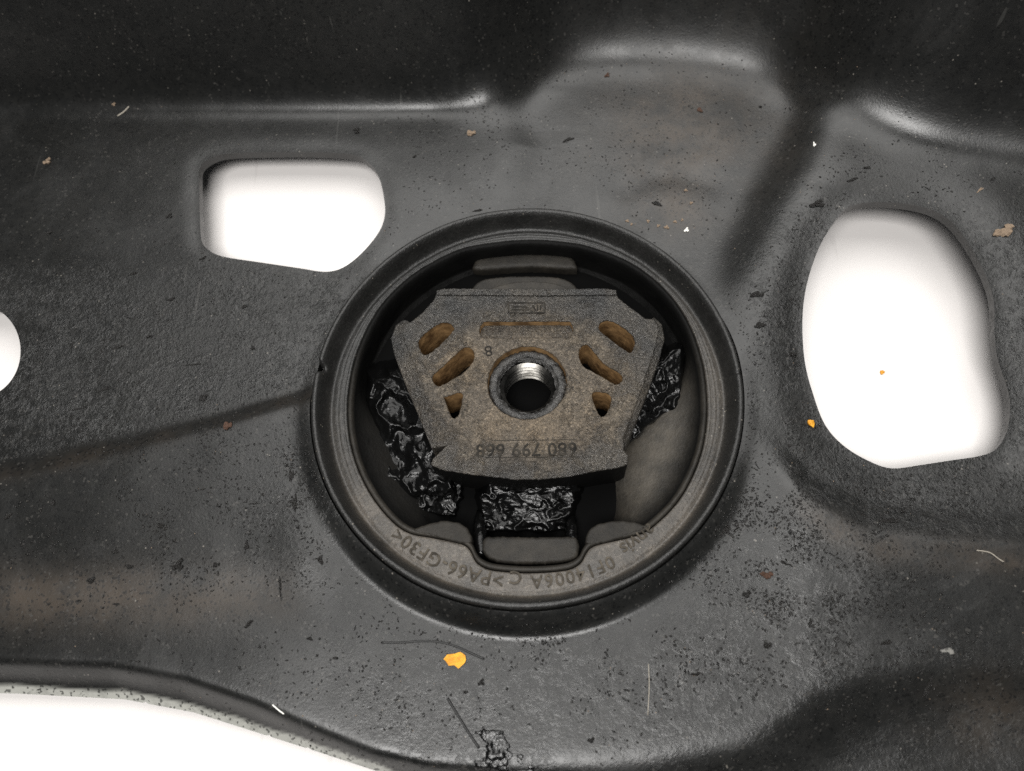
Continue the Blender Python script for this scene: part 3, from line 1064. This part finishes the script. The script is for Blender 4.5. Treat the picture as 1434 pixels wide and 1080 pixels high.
rblock('wall_ledge', [(665, 366), (672, 359), (700, 355), (742, 354), (785, 355), (800, 359), (806, 367), (803, 376), (742, 373), (668, 377)], -8.6, -12.4, 0.9, 0.28)
rblock('domed_stop', [(657, 412), (662, 402), (676, 391), (705, 387), (742, 386), (782, 388), (800, 395), (808, 403), (812, 412), (742, 420)], -4.6, -12.4, 0.6, 0.30)
rblock('domed_rib', [(682, 412), (692, 402), (715, 396), (742, 394), (772, 396), (794, 403), (800, 412), (742, 418)], -4.0, -10, 0.3, 0.4)
# near side: two flaps beside a square stop pad
rblock('rubber_flap', [(578, 743), (598, 734), (622, 729), (643, 732), (655, 741), (661, 757), (650, 761), (610, 752)], -4.25, -12.4, 0.55, 0.28)
rblock('rubber_flap', [(821, 761), (824, 744), (836, 734), (862, 729), (888, 731), (908, 738), (880, 750), (845, 760)], -4.25, -12.4, 0.55, 0.28)
rblock('stop_pad', [(678, 754), (700, 751), (745, 752), (795, 751), (808, 754), (811, 772), (803, 783), (775, 788), (745, 789), (712, 788), (688, 783), (676, 772)], -5.4, -12.4, 0.7, 0.30)
# black body below the core carrying it
rblock('core_body', [(600, 440), (880, 440), (905, 480), (866, 640), (742, 660), (612, 640), (570, 480)], CZ - 10.9, -12.4, 0.2, 0.0, per=1)


def lumpy_patch(name, corners, zc, amp, freq, mat, parent, n=90, ridge=True, cut=0.0, seed=0.0, skirt=8, stretch=1.0):
    """crumpled sheet over four pixel corners (tl, tr, br, bl) with heights zc at them"""
    (a, b, c, d) = corners
    s, t = np.meshgrid(np.linspace(0, 1, n), np.linspace(0, 1, n))
    wob = 0.05 * fbm(s * 5 + seed, t * 5 + 2, 3)
    s2, t2 = s + wob, t - wob
    bl = lambda p, q, r, w: (p * (1 - s2) + q * s2) * (1 - t2) + (w * (1 - s2) + r * s2) * t2
    U = bl(a[0], b[0], c[0], d[0]); V = bl(a[1], b[1], c[1], d[1]); Z = bl(*zc)
    f = fbm(U * freq / 40 * stretch + seed, V * freq / 40 + seed * 2, 4)
    if ridge:
        f2 = 1 - 4 * np.abs(fbm(U * freq / 55 * stretch + seed * 3 + 0.6 * f, V * freq / 55 + seed + 1.1 * f, 3))
        f = 0.45 * f + 0.55 * f2
    edge = np.minimum(np.minimum(s, 1 - s), np.minimum(t, 1 - t))
    Z = Z + amp * f - skirt * (1 - sstep(0.0, 0.10 + 0.10 * (0.5 + fbm(s * 7 + seed, t * 7, 2)), edge + cut * fbm(s * 4 + seed, t * 4 + 8, 3)))
    Z = np.maximum(Z, -12.35)
    pts = np.array([P(float(u), float(v), float(z)) for u, v, z in zip(U.ravel(), V.ravel(), Z.ravel())])
    idx = np.arange(n * n).reshape(n, n)
    q = np.stack([idx[:-1, :-1], idx[1:, :-1], idx[1:, 1:], idx[:-1, 1:]], -1).reshape(-1, 4)
    return mesh_obj(name, pts, q, MAT[mat], parent, attrs=dict(dust=np.zeros(len(pts))))


tag(lumpy_patch('oily_arm', [(648, 655), (826, 655), (818, 756), (652, 756)], (-7, -7, -10.5, -10.5), 2.0, 1.9, 'wet', bush, n=130, ridge=True, seed=3.3, skirt=7, stretch=0.7, cut=0.14),
    'glossy oil soaked rubber arm under the near edge of the core')
tag(lumpy_patch('torn_rubber', [(500, 496), (606, 485), (662, 722), (520, 738)], (-9, -5.5, -10, -11), 4.0, 0.95, 'wet', bush, n=150, seed=9.1, cut=0.12, skirt=8),
    'crumpled torn glossy rubber beside the core')
tag(lumpy_patch('torn_rubber', [(892, 478), (962, 474), (966, 572), (856, 655)], (-5.5, -6, -9.5, -10), 2.6, 1.6, 'wet', bush, n=110, seed=5.7, cut=0.22, skirt=9),
    'torn oily rubber strip on the right flank of the core')
lumpy_patch('torn_rubber', [(600, 640), (660, 660), (650, 735), (560, 720)], (-10, -10.5, -11, -11), 2.4, 2.0, 'wet', bush, n=70, seed=1.7, cut=0.3, skirt=6)


def capsule(name, a, b, ra, rb, mat, parent, n=14, lump=0.15):
    a = np.array(a); b = np.array(b)
    ax = (b - a) / np.linalg.norm(b - a)
    e1 = np.cross(ax, [0.3, 0.2, 0.9]); e1 /= np.linalg.norm(e1); e2 = np.cross(ax, e1)
    V, Fc = [], []
    m_ = 16
    for i in range(m_ + 1):
        t = i / m_
        k = math.sin(math.pi * min(max(t, 0.02), 0.98)) ** 0.35
        c = a + (b - a) * t
        for j in range(n):
            th_ = 2 * math.pi * j / n
            r = (ra + (rb - ra) * t) * k * (1 + lump * random.uniform(-1, 1))
            V.append(c + e1 * r * math.cos(th_) + e2 * r * math.sin(th_))
    for i in range(m_):
        for j in range(n):
            Fc.append([i * n + j, i * n + (j + 1) % n, (i + 1) * n + (j + 1) % n, (i + 1) * n + j])
    Fc += [list(range(n - 1, -1, -1)), [m_ * n + j for j in range(n)]]
    return mesh_obj(name, V, Fc, MAT[mat], parent)


capsule('oily_rib', P(671, 716, -10.5), P(674, 778, -6.2), 1.3, 1.5, 'wet', bush)
capsule('oily_rib', P(800, 720, -10.5), P(802, 776, -6.2), 1.2, 1.4, 'wet', bush)

# ------------------------------------------------------------------ loose dirt on the panel
def crumb_mesh(seed, flat=0.6, rough=0.35):
    """a ragged clot: several noisy lumps run together in one mesh about 1 across"""
    r_ = random.Random(seed)
    bm = bmesh.new()
    for k in range(7):
        rad = r_.uniform(0.12, 0.27) if k else 0.28
        cx, cy = (0, 0) if k == 0 else (r_.uniform(-.36, .36), r_.uniform(-.36, .36))
        res = bmesh.ops.create_icosphere(bm, subdivisions=2, radius=rad)
        ox, oy = r_.uniform(0, 50), r_.uniform(0, 50)
        for v in res['verts']:
            c = v.co
            q = 1 + rough * 1.6 * float(vnoise(np.array([c.x * 9 + ox]), np.array([c.y * 9 + oy + c.z * 7]))[0]) + rough * r_.uniform(-.4, .4)
            v.co = Vector((c.x * q + cx, c.y * q + cy, c.z * q * flat * 1.5))
    me_ = bpy.data.meshes.new('crumb')
    bm.to_mesh(me_); bm.free()
    return me_


def flake_mesh(outline, thick, seed=1):
    """thin chip from a px-like outline centred on 0 (mm)"""
    r_ = random.Random(seed)
    bm = bmesh.new()
    top = [bm.verts.new((x, y, thick + 0.10 * r_.uniform(-1, 1))) for x, y in outline]
    bot = [bm.verts.new((x * 0.94, y * 0.94, 0)) for x, y in outline]
    ct = bm.verts.new((0, 0, thick * 1.5)); n = len(outline)
    for i in range(n):
        j = (i + 1) % n
        bm.faces.new((top[i], top[j], ct)); bm.faces.new((top[j], top[i], bot[i], bot[j]))
    bm.faces.new(bot[::-1])
    bmesh.ops.recalc_face_normals(bm, faces=bm.faces)
    me_ = bpy.data.meshes.new('chip')
    bm.to_mesh(me_); bm.free()
    for v in me_.vertices:
        v.co *= MM
    return me_


CRUMBS = [crumb_mesh(s, f, 0.5) for s, f in ((1, .6), (2, .5), (3, .7), (4, .55), (5, .6), (6, .7), (7, .5), (8, .6), (9, .55))]
GRIME = 'black dirt crumbs on the panel'


def normal_at(p):
    e = 0.4
    h = relief(np.array([p[0], p[0] + e, p[0]]), np.array([p[1], p[1], p[1] + e]))
    return Vector((-(h[1] - h[0]) / e, -(h[2] - h[0]) / e, 1)).normalized()


def put(o, p, size, rz, flat=1.0, lift=0.25):
    n = normal_at(p)
    q = Vector((0, 0, 1)).rotation_difference(n).to_matrix().to_4x4()
    sx, sy, sz = size
    o.matrix_world = Matrix.Translation(Vector(p) * MM + n * (sz * lift * MM)) @ q @ Matrix.Rotation(rz, 4, 'Z') @ Matrix.Diagonal((sx * MM, sy * MM, sz * MM, 1))


def crumb(name, px, py, w, h, rz, mat, label, cat, group=None, hgt=None, k=0):
    me_ = CRUMBS[k % 9].copy()
    me_.materials.clear(); me_.materials.append(MAT[mat])
    o = link(bpy.data.objects.new(name, me_))
    p = on_panel(px, py)
    put(o, p, (0.8 * w / 6.6, 0.8 * h / 6.6, 0.8 * (hgt or min(w, h)) / 6.6), rz, lift=0.12)
    return tag(o, label, cat, group)


# big black crumbs, read off the photograph: px, py, width, height, turn
big = [(237, 302, 12, 11, 0), (69, 327, 12, 10, .4), (285, 362, 14, 7, .5), (796, 196, 26, 8, .5), (166, 486, 27, 6, .35), (208, 472, 16, 8, .2), (100, 486, 22, 5, 1.2),
       (266, 511, 36, 4, 0.05), (286, 558, 20, 16, .3), (146, 545, 26, 6, .3), (110, 573, 24, 5, .2), (240, 420, 14, 8, .2), (342, 430, 12, 8, .9), (354, 487, 10, 8, 0),
       (186, 384, 20, 6, .4), (10, 725, 20, 10, .4), (74, 704, 11, 11, 0), (226, 737, 16, 10, 0), (250, 790, 17, 17, 0), (303, 792, 11, 10, 0), (128, 814, 13, 12, 0),
       (182, 794, 9, 12, 1), (161, 772, 14, 8, 0), (392, 823, 5, 48, 0.12), (347, 876, 20, 10, .5), (162, 846, 15, 5, 0), (111, 842, 13, 5, 0), (345, 763, 8, 14, .3), (408, 668, 8, 26, .1),
       (413, 708, 8, 34, .15), (449, 785, 10, 15, 0), (920, 285, 24, 9, -.4), (1064, 150, 8, 7, 0), (1192, 253, 28, 8, .2), (1213, 235, 18, 7, .1), (1391, 251, 16, 6, .5), (1144, 285, 26, 14, 0),
       (1101, 790, 18, 6, -.5), (1046, 834, 12, 13, 0), (1060, 413, 24, 12, .2), (1064, 455, 22, 11, .2), (1109, 497, 16, 12, 0), (1134, 875, 8, 16, 0), (1240, 900, 22, 8, .3), (1018, 742, 26, 10, .7),
       (1300, 960, 6, 34, -.25), (1075, 905, 12, 12, 0), (975, 945, 14, 6, 0), (1245, 730, 34, 9, .1), (1264, 716, 9, 8, 0), (499, 56 + 130, 14, 8, 0), (580, 220, 10, 8, 0), (668, 295, 24, 6, .2), (500, 182, 18, 9, 0),
       (674, 955, 10, 9, 0), (652, 970, 7, 6, 0), (828, 1038, 10, 9, 0), (434, 895, 11, 6, 0)]


def crumb_words(px, py, w, h):
    shape = 'splinter' if max(w, h) > 3 * min(w, h) else ('lump' if abs(w - h) < 4 else 'flake')
    if px > 1000 and py < 700: where = 'around the tall cut-out'
    elif px > 960: where = 'below the right side of the bushing'
    elif px > 560 and py < 330: where = 'on the pocket floor above the bushing'
    elif py > 860 and px > 400: where = 'between the bushing and the lower edge'
    elif py < 400: where = 'beside the rectangular cut-out'
    elif py < 640: where = 'on the blistered strip left of the bushing'
    elif px > 380: where = 'close against the left of the bushing collar'
    else: where = 'on the smooth belly below the crease'
    return shape, where


for i, (px, py, w, h, a) in enumerate(big):
    shape, where = crumb_words(px, py, w, h)
    crumb('dirt_' + shape, px, py, w, h, a, 'crumb', 'black dirt %s %s' % (shape, where), 'dirt', 'black dirt %ss %s' % (shape, where), min(w, h) * 0.8, i)

# coloured bits, each its own
def chip(px, py, w, h, label, seed, on_table=False, mat='yellow', pts=11):
    r_ = random.Random(seed)
    ol = [(w / 13.2 * math.cos(a) * r_.uniform(.55, 1.1), h / 13.2 * 1.15 * math.sin(a) * r_.uniform(.45, 1.15)) for a in np.linspace(0, 2 * math.pi, pts, endpoint=False)]
    me_ = flake_mesh(ol, 0.35, seed)
    me_.materials.append(MAT[mat])
    o = link(bpy.data.objects.new('paint_chip', me_))
    if on_table:
        p = P(px, py, TABLE_Z)
        o.location = tuple(p * MM)
    else:
        p = on_panel(px, py)
        n = normal_at(p)
        o.matrix_world = Matrix.Translation(Vector(p) * MM + n * 0.00008) @ Vector((0, 0, 1)).rotation_difference(n).to_matrix().to_4x4()
    return tag(o, label, 'paint chip')


chip(638, 925, 29, 17, 'large yellow paint chip beside the curved black hair', 5)
chip(1135, 593, 13, 12, 'small orange yellow paint chip beside the tall round-ended cut-out', 8)
chip(1235, 522, 8, 7, 'tiny yellow chip on the white table inside the tall cut-out', 2, True)
crumb('straw_bit', 1372, 266, 15, 4, .55, 'tan', 'short straw coloured splinter above the tall cut-out', 'splinter', hgt=3)
crumb('grit_grain', 961, 322, 9, 9, 0, 'white', 'round white grain on the panel just above the bushing rim', 'grain')
crumb('grit_grain', 1140, 202, 5, 11, .2, 'white', 'oblong white grain on the dark pressed wall', 'grain')
crumb('dirt_clod', 67, 226, 14, 14, 0, 'tan', 'small tan clod with a dark tail left of the rectangular cut-out', 'dirt')
crumb('dirt_clod', 660, 188, 17, 16, 0, 'tan', 'rounded tan clod at the corner of the left plateau', 'dirt', k=1)
crumb('dirt_clod', 1408, 326, 34, 24, .2, 'tan', 'ragged tan clod right of the tall cut-out', 'dirt', hgt=14, k=2)
crumb('dirt_clod', 980, 155, 12, 12, 0, 'rust', 'rust brown clod on the pocket floor above the bushing', 'dirt', k=3)
crumb('dirt_clod', 319, 598, 14, 19, 0, 'rust', 'brown clod below the crease left of the bushing', 'dirt', k=1)
crumb('dirt_clod', 1074, 807, 18, 13, -.3, 'rust', 'brown flat clod below the right side of the bushing', 'dirt', k=2)
crumb('dirt_clod', 850, 102 + 3, 10, 9, 0, 'rust', 'small brown clod near the top of the pocket', 'dirt', k=0)
crumb('dirt_clod', 160, 147, 8, 8, 0, 'tan', 'small grey tan clod on the edge of the left plateau', 'dirt', k=2)
for px, py, s in ((907, 310, 6), (922, 317, 6), (933, 319, 8), (945, 311, 6), (878, 310, 6), (884, 314, 5), (960, 267, 6), (968, 285, 6), (955, 308, 5)):
    crumb('sand_grain', px, py, s, s, random.uniform(0, 3), 'tan', 'pale sand grain in the sandy patch above the bushing rim', 'grain', 'sand grains above the bushing rim')


def strand(name, pts, r, mat, label, cat, lift=0.15):
    q = [on_panel(a, b) + np.array([0, 0, lift]) for a, b in spline(pts, 5, False)]
    V, Fc = [], []
    n = 6
    for i, p in enumerate(q):
        d = q[min(i + 1, len(q) - 1)] - q[max(i - 1, 0)]
        d /= np.linalg.norm(d)
        e1 = np.cross(d, [0, 0, 1]); e1 /= np.linalg.norm(e1); e2 = np.cross(e1, d)
        for j in range(n):
            a = 2 * math.pi * j / n
            V.append(p + r * (e1 * math.cos(a) + e2 * math.sin(a)))
    for i in range(len(q) - 1):
        for j in range(n):
            Fc.append([i * n + j, i * n + (j + 1) % n, (i + 1) * n + (j + 1) % n, (i + 1) * n + j])
    Fc += [list(range(n - 1, -1, -1)), [(len(q) - 1) * n + j for j in range(n)]]
    return tag(mesh_obj(name, V, Fc, MAT[mat]), label, cat)


strand('hair', [(534, 900), (560, 900), (590, 898), (615, 899), (640, 906), (660, 915), (678, 923)], 0.17, 'hair', 'curved black hair above the large yellow chip', 'hair')
strand('hair', [(627, 978), (640, 1000), (655, 1024), (671, 1048)], 0.22, 'hair', 'straight dark bristle below the large yellow chip', 'hair')
strand('fibre', [(908, 930), (909, 960), (907, 1002)], 0.07, 'pale', 'fine upright pale fibre near the lower edge of the panel', 'fibre')
strand('fibre', [(1367, 771), (1385, 774), (1398, 783), (1405, 787)], 0.09, 'pale', 'fine pale curled fibre below the tall cut-out', 'fibre')
strand('fibre', [(165, 163), (173, 158), (181, 150)], 0.16, 'pale', 'short pale splinter on the edge of the left plateau', 'fibre')
strand('fibre', [(382, 987), (390, 994), (398, 1000)], 0.13, 'white', 'short white sliver on the downturned lower edge', 'fibre')

# wet tar smear near the lower edge
def tar_smear():
    n = 70
    U, V = np.meshgrid(np.linspace(630, 775, n), np.linspace(1005, 1110, n))
    X = np.empty((n, n, 3))
    p0 = np.array([P(float(u), float(v), -4.5) for u, v in zip(U.ravel(), V.ravel())])
    zz = relief(p0[:, 0], p0[:, 1])
    f = fbm(U / 16, V / 16, 4).ravel()
    cx = 672 + (V.ravel() - 1005) * 0.5
    mask = 0.45 - ((U.ravel() - cx) / (20 + (V.ravel() - 1005) * 0.32)) ** 2 + 3.2 * f - 0.6 * (V.ravel() < 1022)
    hgt = np.where(mask > 0, 0.05 + 0.5 * np.clip(mask, 0, 1) * (0.6 + 1.8 * f), -0.6)
    p0[:, 2] = zz + hgt
    idx = np.arange(n * n).reshape(n, n)
    q = np.stack([idx[:-1, :-1], idx[1:, :-1], idx[1:, 1:], idx[:-1, 1:]], -1).reshape(-1, 4)
    q = q[(mask[q] > -0.35).any(1)]
    us = np.unique(q); rm = -np.ones(n * n, int); rm[us] = np.arange(len(us))
    tag(mesh_obj('tar_smear', p0[us], rm[q], MAT['tar']), 'glossy wet black tar smear at the lower edge of the panel', 'tar')


tar_smear()

# ------------------------------------------------------------------ uncountable fine grit
def grit(name, label, count, areas, smin, smax, mat):
    OCT = np.array([(1, 0, 0), (0, 1, 0), (-1, 0, 0), (0, -1, 0), (0, 0, 1), (0, 0, -0.6)], float)
    OF = np.array([(0, 1, 4), (1, 2, 4), (2, 3, 4), (3, 0, 4), (1, 0, 5), (2, 1, 5), (3, 2, 5), (0, 3, 5)])
    pts = []
    for (u0, v0, u1, v1, w) in areas:
        k = int(count * w)
        pts.append(np.stack([rng.normal((u0 + u1) / 2, abs(u1 - u0) / 2.6, k), rng.normal((v0 + v1) / 2, abs(v1 - v0) / 2.6, k)], 1))
    uv = np.concatenate(pts)
    # patchy rather than even
    keep = 1.3 * fbm(uv[:, 0] / 45, uv[:, 1] / 45, 4) + rng.uniform(-0.18, 0.22, len(uv)) > 0.06
    uv = uv[keep]
    z_ = np.full(len(uv), BASE_Z)
    for _ in range(7):
        D = RIGHT[None] * ((uv[:, :1] - 717) / F_PX) - UP[None] * ((uv[:, 1:] - 540) / F_PX) + FWD[None]
        k = (z_ - CAM[2]) / D[:, 2]
        xx = CAM[0] + k * D[:, 0]; yy = CAM[1] + k * D[:, 1]
        z_ = 0.4 * z_ + 0.6 * relief(xx, yy)
    u2, v2 = proj(xx, yy, np.full(len(xx), BASE_Z))
    ok = np.hypot(xx, yy) > 46
    for h in (HOLE_L, HOLE_R, HOLE_E, OUTER):
        ok &= sd_poly(u2, v2, h) < -5
    ok &= (xx > -165) & (xx < 140) & (yy < 140)
    xx, yy, z_ = xx[ok], yy[ok], z_[ok]
    n = len(xx)
    size = smin + (smax - smin) * rng.random(n) ** 3
    an = rng.uniform(0, 6.28, n); el = rng.uniform(0.5, 1.6, n)
    ca, sa = np.cos(an), np.sin(an)
    o = OCT[None] * (1 + rng.uniform(-.35, .35, (n, 6, 1)))
    ox = o[..., 0] * el[:, None]; oy = o[..., 1] / el[:, None]
    Vx = xx[:, None] + size[:, None] * (ox * ca[:, None] - oy * sa[:, None])
    Vy = yy[:, None] + size[:, None] * (ox * sa[:, None] + oy * ca[:, None])
    Vz = z_[:, None] + size[:, None] * (o[..., 2] * 0.55 + 0.05)
    V = np.stack([Vx, Vy, Vz], -1).reshape(-1, 3)
    Fc = (OF[None] + 6 * np.arange(n)[:, None, None]).reshape(-1, 3)
    tag(mesh_obj(name, V, Fc, MAT[mat]), label, 'grit', kind='stuff')


AREAS = [(430, 560, 470, 720, .05), (1000, 640, 1060, 760, .06), (560, 860, 940, 900, .05), (0, 560, 420, 640, .05), (0, 380, 450, 640, .16), (0, 680, 430, 820, .16), (1050, 300, 1150, 740, .17), (1000, 720, 1250, 900, .22), (480, 860, 1000, 1050, .10), (0, 160, 700, 400, .08), (720, 60, 1100, 330, .10),
         (1100, 660, 1434, 760, .10), (1150, 190, 1434, 300, .05), (395, 640, 445, 800, .05), (960, 780, 1434, 1060, .10), (600, 120, 710, 220, .03), (0, 860, 1434, 1000, .06)]
grit('black_grit', 'fine black grit scattered over the steel panel', 42000, AREAS, 0.05, 0.30, 'crumb')
PALE = [(720, 60, 1100, 330, .30), (0, 0, 1434, 140, .25), (0, 150, 700, 900, .25), (900, 200, 1434, 1060, .3), (500, 880, 1100, 1060, .15)]
grit('pale_grit', 'fine pale dust specks scattered over the steel panel', 1500, PALE, 0.04, 0.15, 'tan')
